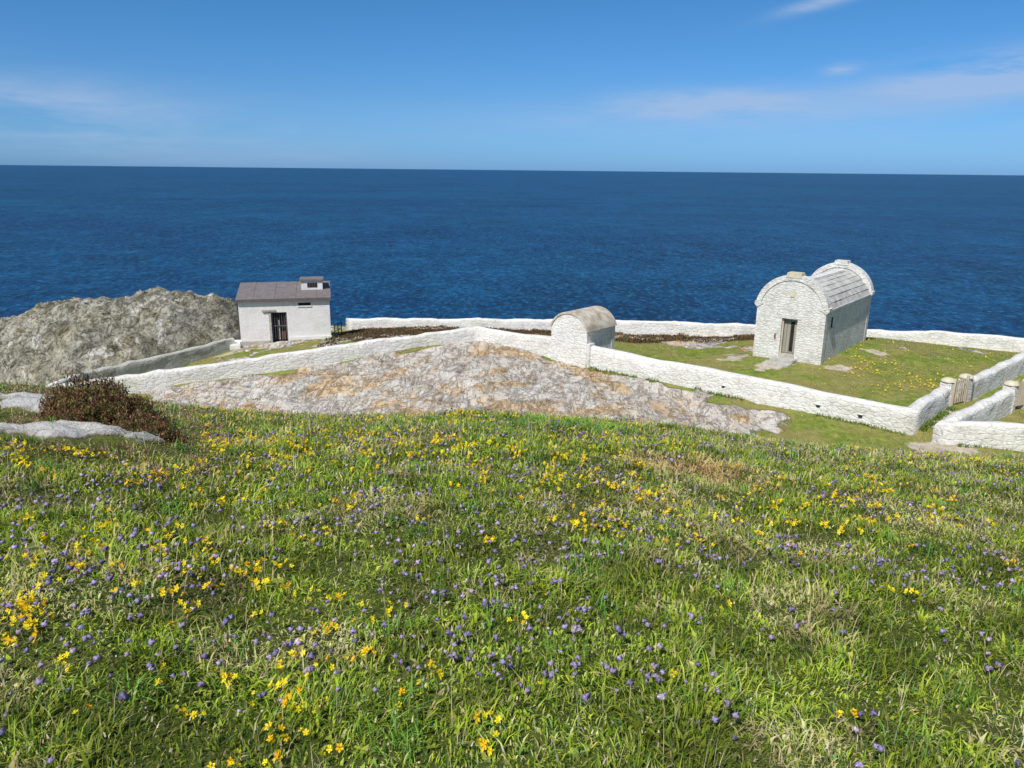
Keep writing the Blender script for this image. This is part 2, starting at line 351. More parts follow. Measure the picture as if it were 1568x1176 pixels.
def coping(name,y0,y1):
    o=arc(W+.02,EV+.06,RS,20,.07); i=arc(W-.1,EV+.0,RS-.08,20,-.08)
    extr(name,o+i[::-1],y0,y1,MW,B)
coping('front_coping',-.05,.47); coping('rear_coping',L-.47,L+.05)
extr('front_cap_stone',[(-.42,EV+RS-.02),(.42,EV+RS-.02),(.36,EV+RS+.24),(-.36,EV+RS+.24)],-.07,.5,MLich,B)
extr('rear_cap_stone',[(-.42,EV+RS-.02),(.42,EV+RS-.02),(.36,EV+RS+.24),(-.36,EV+RS+.24)],L-.5,L+.07,MW,B)
RD=.36
R_=(W*W+(RS-RD)**2)/(2*(RS-RD)); czz=EV+RS-RD-R_
a0=math.atan2(EV-czz,W); NC=7
bm=bmesh.new(); rs=np.random.default_rng(5)
for s in(0,1):
    for k in range(NC):
        A0=a0-.02+(math.pi/2-a0+.02)*k/NC; A1=a0-.02+(math.pi/2-a0+.02)*(k+1.06)/NC
        yy=.47
        while yy<L-.48:
            wd=rs.uniform(.45,1.0); y1=min(yy+wd,L-.47); tt=rs.uniform(.0,.025)
            q=[]
            for a,o in((A0,.03+tt),(A1,.012),(A1,-.06),(A0,-.06)):
                q.append(((R_+o)*math.cos(a),czz+(R_+o)*math.sin(a)))
            if s: q=[(-x,z) for x,z in q]
            va=[bm.verts.new((x,yy+.006,z)) for x,z in q]; vb=[bm.verts.new((x,y1-.006,z)) for x,z in q]
            bm.faces.new(va);bm.faces.new(vb[::-1])
            for i in range(4): bm.faces.new((va[i],vb[i],vb[(i+1)%4],va[(i+1)%4]))
            yy=y1
bmesh.ops.recalc_face_normals(bm,faces=bm.faces[:])
me=bpy.data.meshes.new('roof_slates'); bm.to_mesh(me); bm.free(); me.materials.append(MSlate)
ob=bpy.data.objects.new('roof_slates',me); scene.collection.objects.link(ob); ob.parent=B
extr('roof_vault',arc(W-.1,EV-.02,RS-RD-.08,20),.42,L-.42,MDark,B)
for i in range(7):
    y0=.5+i*(L-1)/7
    box('ridge_stone_%d'%i,(-.24,y0,EV+RS-RD-.03),(.24,y0+(L-1)/7-.015,EV+RS-RD+.07),MW,B,.02)
box('door_leaf',(-dw+.02,.30,.34),(dw-.02,.36,dh),MDoor,B)
for i in range(4): box('door_plank_%d'%i,(-dw+.08+i*.175,.262,.40),(-dw+.08+i*.175+.15,.297,dh-.1),MDoor,B,.006)
box('door_gap',(.02,.24,.5),(.20,.26,2.1),MDark,B)
box('door_sill',(-dw+.002,-.05,-1),(dw-.002,.42,.34),MSlab,B)
box('door_lintel',(-dw-.2,-.02,dh+.002),(dw+.2,.2,dh+.2),MW,B)
box('door_jamb_l',(-dw+.001,.14,.34),(-dw+.07,.22,dh-.002),MWood,B)
box('door_jamb_r',(dw-.07,.14,.34),(dw-.001,.22,dh-.002),MWood,B)
box('door_head',(-dw+.071,.14,dh-.08),(dw-.071,.22,dh-.002),MWood,B)
box('step_upper',(-.62,-.75,-.6),(.62,-.053,.20),MSlab,B,.03)
box('step_lower',(-.75,-1.45,-.7),(.65,-.753,.08),MSlab,B,.03)
box('name_plate',(-.14,-.03,3.45),(.14,.0,3.78),MLich,B,.01)
box('vent_hole',(W-.03,1.05,1.9),(W-.01,1.30,2.45),MDark,B)
box('vent_sill',(W-.03,1.0,1.8),(W+.06,1.4,1.897),MW,B)
box('hook_block',(-.75,-.05,1.15),(-.66,0,1.4),MRust,B)
# ---- small vault
ang2=math.atan2(-.66,.75)
B2=empty('barrel_roofed_stone_hut',((2.3+3.95)/2-.02-.08,(41.6+40.15)/2-.45,-10.1),ang2)
w=1.20; e0=1.95; rr0=.87
pr=[(-w,-1),(w,-1),(w,e0)]+arc(w,e0,rr0)[1:-1]+[(-w,e0)]
extr('front_wall',pr,0,.3,MWall,B2)
extr('rear_wall',pr,2.3,2.6,MWall,B2)
extr('chamber',[(-w+.03,-1),(w-.03,-1),(w-.03,e0-.02)]+arc(w-.03,e0-.02,rr0-.03)[1:-1]+[(-w+.03,e0-.02)],.3,2.3,MWall,B2)
o=arc(w+.05,e0-.02,rr0+.02,22,.03); i_=arc(w-.02,e0-.02,rr0-.04,22,-.0)
extr('vault_roof',o+i_[::-1],-.06,2.66,MGrime,B2)
box('side_buttress',(w-.02,.0,-1),(w+.18,.5,1.3),MWall,B2,.03)
# ---- left building
ang3=math.atan2(1.3,5.5)
B3=empty('white_flat_roofed_hut',(-17.75,49.2,-11.0),ang3)
LW=5.75; DP=3.6; H=2.62
d0,d1,dt=1.98,2.98,1.85
fw=[(0,-1.2),(d0,-1.2),(d0,dt),(d1,dt),(d1,-1.2),(LW,-1.2),(LW,H+.02),(0,H)]
extr('front_wall',fw,0,.25,MRend,B3)
box('left_wall',(.002,.25,-1.2),(.25,DP,H),MRend,B3); box('right_wall',(LW-.25,.25,-1.2),(LW-.002,DP,H),MRend,B3)
box('rear_wall',(.25,DP-.25,-1.2),(LW-.25,DP-.002,H+.2),MRend,B3)
def quadprism(name,pts,mat,parent):
    bm=bmesh.new(); vs=[bm.verts.new(p) for p in pts]
    for f in((0,1,2,3),(7,6,5,4),(0,4,5,1),(1,5,6,2),(2,6,7,3),(3,7,4,0)): bm.faces.new([vs[i] for i in f])
    bmesh.ops.recalc_face_normals(bm,faces=bm.faces[:])
    me=bpy.data.meshes.new(name); bm.to_mesh(me); bm.free(); me.materials.append(mat); ob=bpy.data.objects.new(name,me); scene.collection.objects.link(ob); ob.parent=parent
y0,y1=-.16,DP+.1
quadprism('roof_slab',[(-.14,y0,H+.03),(LW+.1,y0,H+.03),(LW+.1,y1,H+.60),(-.14,y1,H+.60),(-.14,y0,H+.13),(LW+.1,y0,H+.13),(LW+.1,y1,H+.72),(-.14,y1,H+.72)],MRoof,B3)
for i in range(4): 
    x=.9+i*1.35
    quadprism('roof_seam_%d'%i,[(x,y0,H+.12),(x+.03,y0,H+.12),(x+.03,y1,H+.71),(x,y1,H+.71),(x,y0,H+.14),(x+.03,y0,H+.14),(x+.03,y1,H+.73),(x,y1,H+.73)],MFascia,B3)
box('fascia',(-.16,-.2,H-.03),(LW+.12,-.163,H+.16),MFascia,B3)
quadprism('gable_infill',[(.02,.25,H),(.2,.25,H),(.2,DP,H),(.02,DP,H),(.02,.25,H+.06),(.2,.25,H+.06),(.2,DP,H+.56),(.02,DP,H+.56)],MRend,B3)
quadprism('gable_infill_r',[(LW-.2,.25,H),(LW-.02,.25,H),(LW-.02,DP,H),(LW-.2,DP,H),(LW-.2,.25,H+.06),(LW-.02,.25,H+.06),(LW-.02,DP,H+.56),(LW-.2,DP,H+.56)],MRend,B3)
box('turret',(3.95,1.7,H+.2),(5.35,2.9,H+1.0),MRend,B3)
box('turret_window',(4.35,1.68,H+.58),(5.0,1.698,H+.88),MDark,B3)
for i in range(3): box('turret_mullion_%d'%i,(4.5+i*.16,1.665,H+.58),(4.53+i*.16,1.679,H+.88),MFascia,B3)
box('turret_cap',(3.85,1.6,H+1.002),(5.45,3.0,H+1.14),MRoof,B3,.02)
box('doorway_dark',(d0,.3,-1.2),(d1,.36,dt),MDark,B3)
box('gate_frame_l',(d0+.02,.12,0),(d0+.09,.2,dt-.02),MFascia,B3);box('gate_frame_r',(d1-.09,.12,0),(d1-.02,.2,dt-.02),MFascia,B3)
for i in range(5): box('gate_bar_%d'%i,(d0+.2+i*.15,.14,.05),(d0+.225+i*.15,.17,dt-.05),MFascia,B3)
box('gate_rail',(d0+.09,.13,.9),(d1-.09,.18,.96),MFascia,B3)
box('inner_post',(d0+.42,.205,0),(d0+.50,.25,1.3),MSlab,B3); box('rust_panel',(d0+.6,.2,0),(d0+.85,.22,.55),MRust,B3)
box('door_hood',(d0-.55,-.12,dt+.1),(d0+.3,0,dt+.2),MSlab,B3)
box('door_pilaster',(d0-.14,-.03,-1),(d0-.002,0.01,dt+.097),MSlab,B3)
box('slit_window',(3.75,-.012,2.25),(4.55,.0,2.44),MDark,B3); box('slit_sill',(3.7,-.05,2.17),(4.6,0,2.247),MRend,B3)
box('plinth',(-.08,-.1,-1.2),(d0-.17,-.002,.0),MSlab,B3,.02); box('plinth_r',(d1+.05,-.1,-1.2),(LW+.05,-.002,.2),MRend,B3,.02)
box('door_step',(d0-.1,-.8,-1),(d1+.2,-.103,-.12),MRust,B3,.03)
box('corner_plinth',(-.75,-.35,-1.3),(-.003,1.2,-.12),MRend,B3,.06)
Rl=empty('iron_railing',(-12.0,50.8,-11),0)
for i in range(3): box('post_%d'%i,(i*.12,i*.5,-.5),(i*.12+.05,i*.5+.05,.9),MDark,Rl)
for k in range(2):
    z0=.4+k*.4
    quadprism('rail_%d'%k,[(0,0,z0),(.04,0,z0),(.28,1.05,z0),(.24,1.05,z0),(0,0,z0+.03),(.04,0,z0+.03),(.28,1.05,z0+.03),(.24,1.05,z0+.03)],MDark,Rl)
# ---- gates
def pillar(loc):
    e=empty('stone_gate_pillar',loc,math.radians(35))
    box('shaft',(-.25,-.25,-.5),(.25,.25,1.1),MWall,e,.06)
    bm=bmesh.new(); bmesh.ops.create_uvsphere(bm,u_segments=16,v_segments=8,radius=.31)
    for v in bm.verts: v.co.z=max(v.co.z,-.02)*.55+1.12
    me=bpy.data.meshes.new('cap'); bm.to_mesh(me); bm.free(); me.materials.append(MLich); o=bpy.data.objects.new('cap',me); scene.collection.objects.link(o); o.parent=e
for p in((19.55,33.3,-10.05),(20.75,34.0,-10.05),(22.1,32.85,-10.05),(23.2,33.3,-10.05)): pillar(p)
def gate(a,b,z):
    a=Vector(a);b=Vector(b);L=(b-a).length; e=empty('wooden_gate',(a.x,a.y,z),math.atan2(b.y-a.y,b.x-a.x))
    k=6
    for i in range(k):
        x=.04+i*(L-.12)/(k-1)
        box('picket_%d'%i,(x-.035,-.02,.06),(x+.035,.02,1.12+.08*math.sin(math.pi*i/(k-1))),MWood,e,.008)
    for j,zz in enumerate((.22,.6,.98)): box('rail_%d'%j,(0,.022,zz),(L,.06,zz+.09),MWood,e,.006)
    box('stile_l',(-.06,-.04,-.1),(-.0,.07,1.25),MWood,e); box('stile_r',(L,-.04,-.1),(L+.06,.07,1.25),MWood,e)
gate((19.75,33.05),(20.6,33.6),-10.0); gate((22.35,32.8),(23.0,33.1),-10.0)
A_=np.array([3.9,40.1]);B_=np.array([16.3,30.]); dv=(B_-A_)/np.linalg.norm(B_-A_); nv=np.array([dv[1],-dv[0]])
for k,(f,zz) in enumerate(((.50,-9.75),(.775,-9.8),(.885,-9.88))):
    p=A_+(B_-A_)*f+nv*.265
    e=empty('wall_drain',(p[0],p[1],zz),math.atan2(dv[1],dv[0]))
    box('opening',(-.08,-.02,-.05),(.08,.02,.06),MDark,e,.01); box('lintel',(-.13,-.03,.063),(.13,.05,.10),MWall,e,.01)
# ---------------------------------------------------------------- vegetation
def mat_leaf(name,tr=.3):
    m=bpy.data.materials.new(name); m.use_nodes=True; nt=m.node_tree; nt.nodes.clear()
    o=nt.nodes.new('ShaderNodeOutputMaterial'); a=nt.nodes.new('ShaderNodeAttribute'); a.attribute_name='col'
    p=nt.nodes.new('ShaderNodeBsdfPrincipled'); p.inputs['Roughness'].default_value=.55; p.inputs['Specular IOR Level'].default_value=.16
    tl=nt.nodes.new('ShaderNodeBsdfTranslucent'); mx=nt.nodes.new('ShaderNodeMixShader'); mx.inputs[0].default_value=tr
    nt.links.new(a.outputs[0],p.inputs[0]); nt.links.new(a.outputs[0],tl.inputs[0]); nt.links.new(p.outputs[0],mx.inputs[1]); nt.links.new(tl.outputs[0],mx.inputs[2]); nt.links.new(mx.outputs[0],o.inputs[0]); return m
ML=mat_leaf('grass_blades'); MFl=mat_leaf('petals',.2)
def blades(P,length,width,az,lean,col,tipcol=None,curl=.5,roll=None,dark=.6):
    N=len(P); d=np.stack([np.cos(az),np.sin(az),0*az],-1)
    fa=az+np.pi/2 if roll is None else roll
    s=np.stack([np.cos(fa),np.sin(fa),0*fa],-1)*(width/2)[:,None]
    up=np.array([0,0,1.])
    mid=P+d*(length*.5*np.sin(lean*.6))[:,None]+up*(length*.5*np.cos(lean*.6))[:,None]
    l2=lean*(1+curl)
    tip=mid+d*(length*.5*np.sin(l2))[:,None]+up*(length*.5*np.cos(l2))[:,None]
    V=np.stack([P-s,P+s,mid+s*.8,mid-s*.8,tip],1)
    base=(np.arange(N)*5)[:,None]
    Fc=base+np.array([0,1,2,3,3,2,4])[None,:]
    sz=np.tile([4,3],N); 
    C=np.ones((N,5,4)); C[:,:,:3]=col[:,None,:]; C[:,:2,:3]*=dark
    return V.reshape(-1,3),Fc.ravel(),sz,C.reshape(-1,4)
class Acc:
    def __init__(s): s.V=[];s.F=[];s.S=[];s.C=[];s.n=0
    def add(s,V,F,S,C): s.V.append(V);s.F.append(F+s.n);s.S.append(S);s.C.append(C);s.n+=len(V)
    def make(s,name,mat): return mesh_np(name,np.concatenate(s.V),np.concatenate(s.F),np.concatenate(s.S),mat,False,{'col':np.concatenate(s.C)})
def sample_xy(N,y0,y1,dens,k=.76,m=.9):
    yg=np.linspace(y0,y1,2000); pdf=(2*(k*yg+m))*dens(yg); cdf=np.cumsum(pdf); cdf/=cdf[-1]
    y=np.interp(rng.random(N),cdf,yg); x=(rng.random(N)*2-1)*(k*y+m); return x,y
def palette(N,x,y):
    pal=np.array([(.30,.42,.035),(.15,.26,.025),(.46,.53,.06),(.37,.47,.055),(.64,.54,.26),(.50,.52,.20),(.17,.32,.08)])*1.06
    big=fbm(x*.9,y*.9,3,101); sm=sstep(.2,.8,fbm(x*5,y*5,3,103))
    dry=sstep(.52,.66,fbm(x*1.6+9,y*1.6,3,105))*.65
    dry=np.maximum(dry,sstep(1.0,.4,np.hypot((x-1.8)/1.0,(y-7.4)/.9))*.95)
    dry=np.maximum(dry,sstep(1.0,.4,np.hypot((x-3.4)/.6,(y-5.6)/.5))*.7)
    dry=np.maximum(dry,sstep(1.0,.4,np.hypot((x+.9)/.35,(y-2.9)/.3))*.8)
    dry=np.maximum(dry,sstep(1.0,.4,np.hypot((x-.9)/.5,(y-4.1)/.3))*.5)
    dry=np.maximum(dry,sstep(10,15,y)*.2)
    dry=np.maximum(dry,sstep(.1,.5,x/y)*sstep(7,11,y)*.4)
    r=rng.random(N)
    k=np.where(r<.30,0,np.where(r<.48,1,np.where(r<.64,2,np.where(r<.82,3,np.where(r<.88,4,np.where(r<.93,5,6))))))
    k=np.where(rng.random(N)<dry,np.where(rng.random(N)<.65,4,5),k)
    c=pal[k]*(.5+.8*sm)[:,None]*(.75+.5*big)[:,None]*rng.uniform(.7,1.25,N)[:,None]
    hot=sstep(1.0,.4,np.hypot((x-1.8)/1.0,(y-7.4)/.9)); c=c*(1-hot[:,None]*np.array([-.05,.22,.25]))
    return np.minimum(c,.75),dry
G=Acc()
N=400000
x,y=sample_xy(N,.9,25,lambda q:1/(1+(q/3.1)**2))
rk,dr,he_,md_,fr_,pk=masks(x,y); keep=(fr_<.4)&(dr<.5); x=x[keep];y=y[keep];fr_=fr_[keep];pk=pk[keep];N=len(x)
z=ground_z(x,y,False)
clump=sstep(.3,.75,fbm(x*3.2,y*3.2,3,111))
c,dry=palette(N,x,y)
pinkc=rng.random(N)<pk*.7
c[pinkc]=np.array([.46,.28,.19])*rng.uniform(.6,1.3,(pinkc.sum(),1))
ln=(.025+.085*rng.random(N)**1.8)*(.5+1.0*clump)*(1-.6*pk)*(1+.015*y); 
wd=(.0026+.0010*y)*rng.uniform(.6,1.5,N)
broad=rng.random(N)<.16*np.clip(3/y,.2,1); wd=np.where(broad,wd*2.8,wd); ln=np.where(broad,ln*.75,ln)
windaz=2*np.pi*fbm(x*.9,y*.9,3,120)*2.5
az=np.where(rng.random(N)<.3,windaz+rng.normal(0,.5,N),rng.random(N)*2*np.pi)
lean=np.abs(rng.normal(.95,.48,N))+dry*.3
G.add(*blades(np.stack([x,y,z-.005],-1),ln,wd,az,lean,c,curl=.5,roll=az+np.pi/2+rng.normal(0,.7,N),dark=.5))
M=8000; x,y=sample_xy(M,1.2,20,lambda q:1/(1+(q/4)**1.6)); z=ground_z(x,y,False)
G.add(*blades(np.stack([x,y,z],-1),rng.uniform(.06,.20,M),.0014+.0005*y,rng.random(M)*6.28,np.abs(rng.normal(.6,.35,M)),np.array([.66,.58,.36])*rng.uniform(.6,1.2,(M,1)),curl=.4))
M=12000; x,y=sample_xy(M,1.2,16,lambda q:1/(1+(q/4)**1.6)); z=ground_z(x,y,False)+rng.uniform(.02,.07,M)
G.add(*blades(np.stack([x,y,z],-1),rng.uniform(.008,.03,M),.003+.0012*y,rng.random(M)*6.28,np.abs(rng.normal(1.0,.5,M)),np.array([.66,.56,.42])*rng.uniform(.4,1.2,(M,1)),curl=.4,dark=1))
TU=220; tx,ty=sample_xy(TU,1.8,16,lambda q:1/(1+(q/6)**1.5))
tx=np.r_[tx,rng.normal(.6,.8,50)]; ty=np.r_[ty,rng.normal(11,1,50)]
k=34; x=np.repeat(tx,k)+rng.normal(0,.05,len(tx)*k); y=np.repeat(ty,k)+rng.normal(0,.05,len(tx)*k); M=len(x); z=ground_z(x,y,False)
tc=np.repeat(rng.uniform(.6,1.3,len(tx)),k)
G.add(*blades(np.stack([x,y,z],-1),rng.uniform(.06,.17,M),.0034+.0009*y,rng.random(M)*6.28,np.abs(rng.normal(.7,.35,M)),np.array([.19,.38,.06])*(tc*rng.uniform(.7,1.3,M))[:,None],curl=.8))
G.make('meadow_grass',ML)
T=Acc(); M=90000
x=rng.uniform(-24,36,M); y=rng.uniform(24,57,M); rk,dr,he_,md_,fr_,pk=masks(x,y)
f=(rk<.35)&(dr<.4)&(y<np.interp(x,EX,EY)-2)&(he_<.4)&(fbm(x*.5,y*.5,4,181)>.42); x=x[f];y=y[f];M=len(x); z=ground_z(x,y)
c,_=palette(M,x*.35,y*.35)
T.add(*blades(np.stack([x,y,z-.02],-1),rng.uniform(.04,.12,M),rng.uniform(.02,.045,M),rng.random(M)*6.28,np.abs(rng.normal(.8,.3,M)),c*.8,dark=.9))
x=rng.uniform(-14,20,80000); y=rng.uniform(44,57,80000); rk,dr,he_,md_,fr_,pk=masks(x,y); f=he_>.5; x=x[f];y=y[f];M=len(x); z=ground_z(x,y)
T.add(*blades(np.stack([x,y,z-.02],-1),rng.uniform(.06,.26,M),rng.uniform(.03,.06,M),rng.random(M)*6.28,np.abs(rng.normal(.8,.3,M)),np.where((rng.random(M)<.65)[:,None],np.array([.13,.065,.04]),np.array([.16,.15,.055]))*rng.uniform(.5,1.5,(M,1)),dark=.8))
M=30000; x=rng.uniform(-18,12,M); y=rng.uniform(25,43,M); f=(fbm(x*1.1,y*1.1,4,171)>.63); x=x[f];y=y[f];M=len(x); z=ground_z(x,y)
T.add(*blades(np.stack([x,y,z-.02],-1),rng.uniform(.04,.12,M),rng.uniform(.03,.05,M),rng.random(M)*6.28,np.abs(rng.normal(.8,.3,M)),np.where((rng.random(M)<.5)[:,None],np.array([.22,.28,.06]),np.array([.38,.28,.14]))*rng.uniform(.5,1.4,(M,1)),dark=.8))
for (ax,ay),(bx,by),off in (((3.9,40.1),(16.3,30.0),-.38),((3.9,40.1),(16.3,30.0),.38),((-20.1,38),(-2.05,44),.4),((17.2,29),(21.9,32.6),.38),((17.2,29),(30,27.6),-.36),((16.3,30),(19.3,33),-.36)):
    M=1500; tt=rng.random(M); L_=math.hypot(bx-ax,by-ay); nx_,ny_=-(by-ay)/L_,(bx-ax)/L_; o_=off+rng.normal(0,.09,M)*1.0
    x=ax+(bx-ax)*tt+nx_*o_; y=ay+(by-ay)*tt+ny_*o_; f=fbm(tt*L_*.9,tt*0+off*7,3,191)>.48; x=x[f];y=y[f];M=len(x); z=ground_z(x,y)
    T.add(*blades(np.stack([x,y,z-.02],-1),rng.uniform(.08,.26,M),rng.uniform(.02,.04,M),rng.random(M)*6.28,np.abs(rng.normal(.6,.3,M)),np.array([.17,.25,.05])*rng.uniform(.5,1.5,(M,1)),dark=.7))
T.make('headland_turf',ML)
def bush(name,lobes,n,pal):
    Hh=Acc()
    for cx,cy,rx,ry,h in lobes:
        m=int(n*rx*h/.3); u=rng.random(m)*6.28; ph=np.arccos(rng.uniform(.0,1,m)); rr=rng.uniform(.45,1,m)**.4*(1+.45*(fbm(u*2.5,ph*5,3,77)-.5)*2)
        dx_=np.sin(ph)*np.cos(u);dy_=np.sin(ph)*np.sin(u);dz_=np.cos(ph)
        x=cx+dx_*rx*rr; y=cy+dy_*ry*rr; z=ground_z(np.full(m,cx),np.full(m,cy),False)-.05+dz_*h*rr
        z=np.maximum(z,ground_z(x,y,False)-.02)
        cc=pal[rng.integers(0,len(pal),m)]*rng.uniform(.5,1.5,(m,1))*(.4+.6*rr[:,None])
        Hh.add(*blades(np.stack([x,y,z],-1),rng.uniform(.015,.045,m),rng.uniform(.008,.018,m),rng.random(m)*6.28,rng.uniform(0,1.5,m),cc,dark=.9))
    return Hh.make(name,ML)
hp=np.array([(.26,.09,.065),(.18,.10,.05),(.30,.14,.10),(.17,.20,.05),(.11,.07,.035),(.14,.18,.045)])
bush('heather_bush',[(-4.55,8.0,.5,.4,.53),(-4.15,7.8,.46,.35,.45),(-4.85,8.1,.32,.3,.42),(-3.75,7.3,.36,.28,.30),(-3.5,7.1,.28,.2,.22),(-4.35,7.55,.34,.18,.34)],15000,hp)
# flowers
bm=bmesh.new(); bmesh.ops.create_icosphere(bm,subdivisions=2,radius=1)
pv=np.array([v.co[:] for v in bm.verts]); pf=np.array([[v.index for v in f.verts] for f in bm.faces]); bm.free()
r0=np.random.default_rng(1); pv*=np.where(r0.random(len(pv))<.5,1.35,.62)[:,None]; pv[:,2]*=.7
def inst(Acc_,pv,pf,P,sc,col,vcol=None,tilt=.3):
    N=len(P); a=rng.random(N)*6.28; ca,sa=np.cos(a),np.sin(a); tx_=rng.normal(0,tilt,N); ty_=rng.normal(0,tilt,N)
    X_=pv[None,:,0]*ca[:,None]-pv[None,:,1]*sa[:,None]; Y_=pv[None,:,0]*sa[:,None]+pv[None,:,1]*ca[:,None]; Z_=pv[None,:,2]+0*X_
    X2=X_+Z_*tx_[:,None]; Y2=Y_+Z_*ty_[:,None]; Z2=Z_-X_*tx_[:,None]-Y_*ty_[:,None]
    V=np.stack([X2,Y2,Z2],-1)*sc[:,None,None]+P[:,None,:]
    Fc=(np.arange(N)*len(pv))[:,None]+pf.ravel()[None,:]
    C=np.ones((N,len(pv),4)); C[:,:,:3]=col[:,None,:]
    if vcol is not None: C[:,:,:3]*=vcol[None,:,None]
    Acc_.add(V.reshape(-1,3),Fc.ravel(),np.full(N*len(pf),pf.shape[1]),C.reshape(-1,4))
PF=Acc(); N=6800
x,y=sample_xy(N,1.3,16,lambda q:1/(1+(q/2.9)**1.7)); w_=fbm(x*1.2,y*1.2,3,131)+.08*sstep(.3,-.4,x/y); f=rng.random(len(x))<sstep(.34,.66,w_)*.9; x=x[f];y=y[f]; rk,dr,he_,md_,fr_,pk=masks(x,y); f=(fr_<.3)&(pk<.5);x=x[f];y=y[f];N=len(x)
z=ground_z(x,y,False); hgt=rng.uniform(.03,.11,N); P=np.stack([x,y,z],-1)
colp=np.array([(.33,.27,.50),(.38,.30,.52),(.50,.40,.56),(.26,.23,.40)])[rng.integers(0,4,N)]*rng.uniform(.55,1.2,(N,1))
vc=np.where(r0.random(len(pv))<.35,1.6,.75)
inst(PF,pv,pf,P+np.array([0,0,1])*hgt[:,None],rng.uniform(.006,.0135,N)*(1+.02*y),colp,vc)
PF.add(*blades(P,hgt/.97,np.full(N,.002)+.0003*y,rng.random(N)*6.28,np.full(N,.02),np.tile([.12,.19,.05],(N,1)),curl=0))
PF.make('purple_scabious_flowers',MFl)
vv=[(0,0,0)];ff=[]
for i in range(5):
    a=i*2*math.pi/5; 
    for da,rr_,zz in((-.45,.75,.25),(0,1.05,.42),(.45,.75,.25)): vv.append((math.cos(a+da)*rr_,math.sin(a+da)*rr_,zz))
    b=1+i*3; ff.append((0,b,b+1,b+2))
yv=np.array(vv); yf=np.array(ff)
YF=Acc(); NC_=1700
cx_,cy_=sample_xy(NC_*3,1.6,15,lambda q:1/(1+(q/4.6)**1.35)); w_=fbm(cx_*.9+4,cy_*.9,3,141)+.10*sstep(.5,-.3,cx_/cy_)-.05+.05*np.exp(-((cy_-5)/2.5)**2); f=rng.random(len(cx_))<sstep(.42,.68,w_)**1.3*.6+.04; cx_=cx_[f];cy_=cy_[f]
kk=rng.integers(1,8,len(cx_)); x=np.repeat(cx_,kk);y=np.repeat(cy_,kk); N=len(x); x=x+rng.normal(0,.03,N);y=y+rng.normal(0,.03,N)
rk,dr,he_,md_,fr_,pk=masks(x,y); f=(fr_<.3)&(pk<.6);x=x[f];y=y[f];N=len(x)
z=ground_z(x,y,False); hgt=rng.uniform(.03,.075,N); P=np.stack([x,y,z],-1)
cy2=np.array([(.9,.72,.02),(.95,.8,.03),(.9,.55,.015)])[rng.integers(0,3,N)]*rng.uniform(.85,1.05,(N,1))
inst(YF,yv,yf,P+np.array([0,0,1])*hgt[:,None],rng.uniform(.008,.0135,N)*(1+.025*y),cy2,tilt=.5)
inst(YF,yv,yf,P+np.array([0,0,1])*(hgt-.004)[:,None],rng.uniform(.007,.012,N)*(1+.025*y),cy2,tilt=.9)
YF.add(*blades(P,hgt/.97,np.full(N,.002),rng.random(N)*6.28,np.full(N,.02),np.tile([.12,.19,.05],(N,1)),curl=0))
YF.make('yellow_trefoil_flowers',MFl)
Y2=Acc(); x=np.r_[rng.normal(19,1.3,380),rng.uniform(17,30,300)]; y=np.r_[rng.normal(37.8,1.8,380),rng.uniform(35,47,300)]
f=fbm(x,y,3,7)>.42; x=x[f];y=y[f];N=len(x); z=ground_z(x,y)
inst(Y2,yv,yf,np.stack([x,y,z+.08],-1),rng.uniform(.03,.055,N),np.tile([.85,.66,.03],(N,1)),tilt=.5)
Y2.make('yellow_ragwort_flowers',MFl)
# ---------------------------------------------------------------- light, world, camera
Sv=Vector((-.56,-.83,0)).normalized(); el=math.radians(50); Sv=Vector((Sv.x*math.cos(el),Sv.y*math.cos(el),math.sin(el)))
sl=bpy.data.lights.new('sun','SUN'); sl.energy=4.8; sl.angle=math.radians(.53); sl.color=(1,.955,.88)
so=bpy.data.objects.new('sun',sl); scene.collection.objects.link(so); so.rotation_euler=Sv.to_track_quat('Z','Y').to_euler()
wd_=bpy.data.worlds.new('World'); scene.world=wd_; wd_.use_nodes=True; nt=wd_.node_tree; bg=nt.nodes['Background']; bg.inputs[1].default_value=.085
sk=nt.nodes.new('ShaderNodeTexSky'); sk.sky_type='NISHITA'; sk.sun_disc=False; sk.sun_elevation=el; sk.sun_rotation=math.atan2(Sv.x,Sv.y)
sk.air_density=1.0; sk.dust_density=.4; sk.ozone_density=2.0
tc=nt.nodes.new('ShaderNodeTexCoord'); sx=nt.nodes.new('ShaderNodeSeparateXYZ'); nt.links.new(tc.outputs['Generated'],sx.inputs[0])
rp=nt.nodes.new('ShaderNodeValToRGB'); e=rp.color_ramp.elements
mr=nt.nodes.new('ShaderNodeMapRange'); mr.inputs[1].default_value=0; mr.inputs[2].default_value=.5; nt.links.new(sx.outputs[2],mr.inputs[0]); nt.links.new(mr.outputs[0],rp.inputs[0])
def h2(c): return (c[0]/2,c[1]/2,c[2]/2,1)
e[0].position=0; e[0].color=h2((.35,.76,1.75)); e[1].position=1; e[1].color=h2((1,1,1))
for p_,c_ in((.06,(.36,.76,1.53)),(.15,(.36,.73,1.30)),(.38,(.31,.74,1.17))):
    q=e.new(p_); q.color=h2(c_)
mx=nt.nodes.new('ShaderNodeMix'); mx.data_type='RGBA'; mx.blend_type='MULTIPLY'; mx.inputs[0].default_value=1
nt.links.new(sk.outputs[0],mx.inputs[6]); nt.links.new(rp.outputs[0],mx.inputs[7])
mx2=nt.nodes.new('ShaderNodeMix'); mx2.data_type='RGBA'; mx2.blend_type='MULTIPLY'; mx2.inputs[0].default_value=1; mx2.inputs[7].default_value=(2,2,2,1); nt.links.new(mx.outputs[2],mx2.inputs[6])
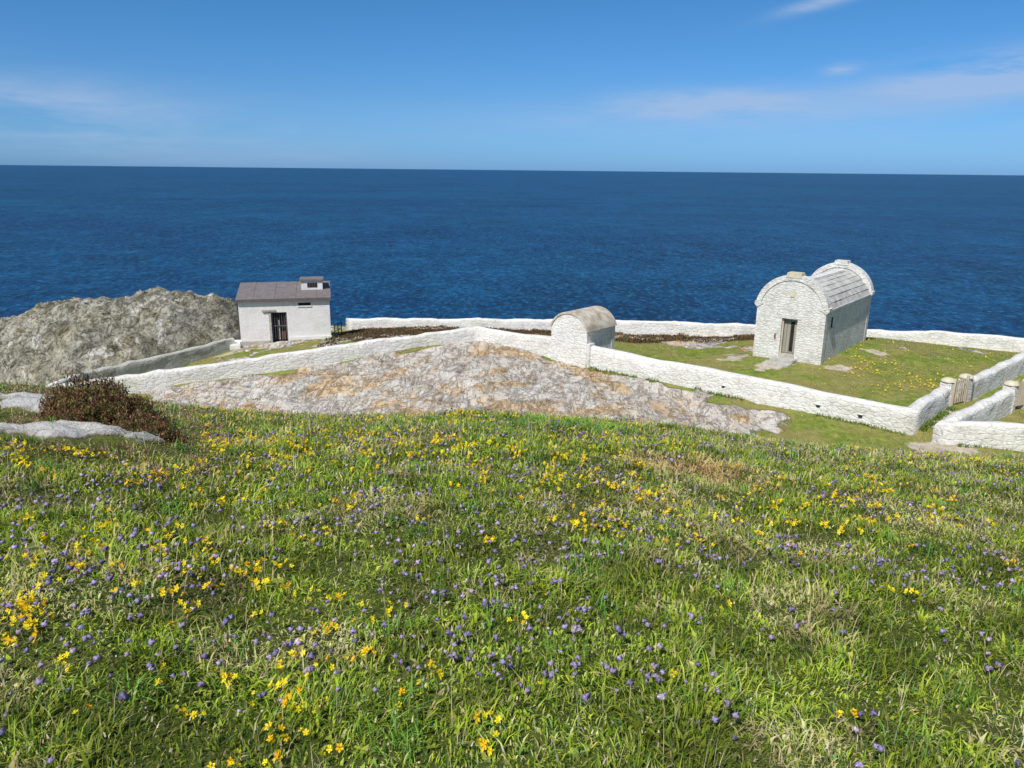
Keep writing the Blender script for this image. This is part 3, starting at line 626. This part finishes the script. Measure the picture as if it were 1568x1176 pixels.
def mth(op,a,b):
    k=nt.nodes.new('ShaderNodeMath'); k.operation=op
    for v,i in((a,0),(b,1)):
        if isinstance(v,(int,float)): k.inputs[i].default_value=v
        else: nt.links.new(v,k.inputs[i])
    return k.outputs[0]
mp=nt.nodes.new('ShaderNodeMapping'); mp.inputs['Scale'].default_value=(2.2,2.2,16); mp.inputs['Rotation'].default_value=(0,math.radians(6),0); nt.links.new(tc.outputs['Generated'],mp.inputs[0])
nz=nt.nodes.new('ShaderNodeTexNoise'); nz.inputs['Scale'].default_value=1.6; nz.inputs['Detail'].default_value=9; nz.inputs['Roughness'].default_value=.62; nz.inputs['Distortion'].default_value=.4; nt.links.new(mp.outputs[0],nz.inputs[0])
def blob(cx,cz,rx,rz,slope=0):
    dx=mth('DIVIDE',mth('SUBTRACT',sx.outputs[0],cx),rx); dz=mth('DIVIDE',mth('SUBTRACT',mth('SUBTRACT',sx.outputs[2],cz),mth('MULTIPLY',mth('SUBTRACT',sx.outputs[0],cx),slope)),rz)
    s=mth('ADD',mth('MULTIPLY',dx,dx),mth('MULTIPLY',dz,dz)); return mth('POWER',2.718,mth('MULTIPLY',s,-1))
bl=[mth('MULTIPLY',blob(-.55,.060,.28,.035,-.12),1.3),mth('MULTIPLY',blob(.22,.078,.10,.016,0),1.9),mth('MULTIPLY',blob(.53,.105,.11,.018,.1),3.0),mth('MULTIPLY',blob(.365,.112,.018,.006,.1),1.8),mth('MULTIPLY',blob(.37,.19,.06,.007,.25),2.4),mth('MULTIPLY',blob(.3,.06,.35,.025),.6)]
s=bl[0]
for b_ in bl[1:]: s=mth('ADD',s,b_)
nr_=nt.nodes.new('ShaderNodeMapRange'); nr_.inputs[1].default_value=.34; nr_.inputs[2].default_value=.62; nt.links.new(nz.outputs[0],nr_.inputs[0])
cm=mth('MINIMUM',mth('MULTIPLY',mth('MULTIPLY',s,nr_.outputs[0]),.6),.65)
cl=nt.nodes.new('ShaderNodeMix'); cl.data_type='RGBA'; cl.inputs[7].default_value=(4.9,6.3,8.9,1); nt.links.new(cm,cl.inputs[0]); nt.links.new(mx2.outputs[2],cl.inputs[6])
nt.links.new(cl.outputs[2],bg.inputs[0])
cam=bpy.data.cameras.new('camera'); cam.sensor_width=36; cam.lens=27.05; cam.clip_start=.05; cam.clip_end=250000
co_=bpy.data.objects.new('camera',cam); scene.collection.objects.link(co_)
co_.matrix_world=Matrix.Rotation(math.radians(90-15.56),4,'X')@Matrix.Rotation(.0102,4,'Z'); scene.camera=co_
scene.view_settings.view_transform='Standard'; scene.view_settings.look='None'; scene.view_settings.exposure=0
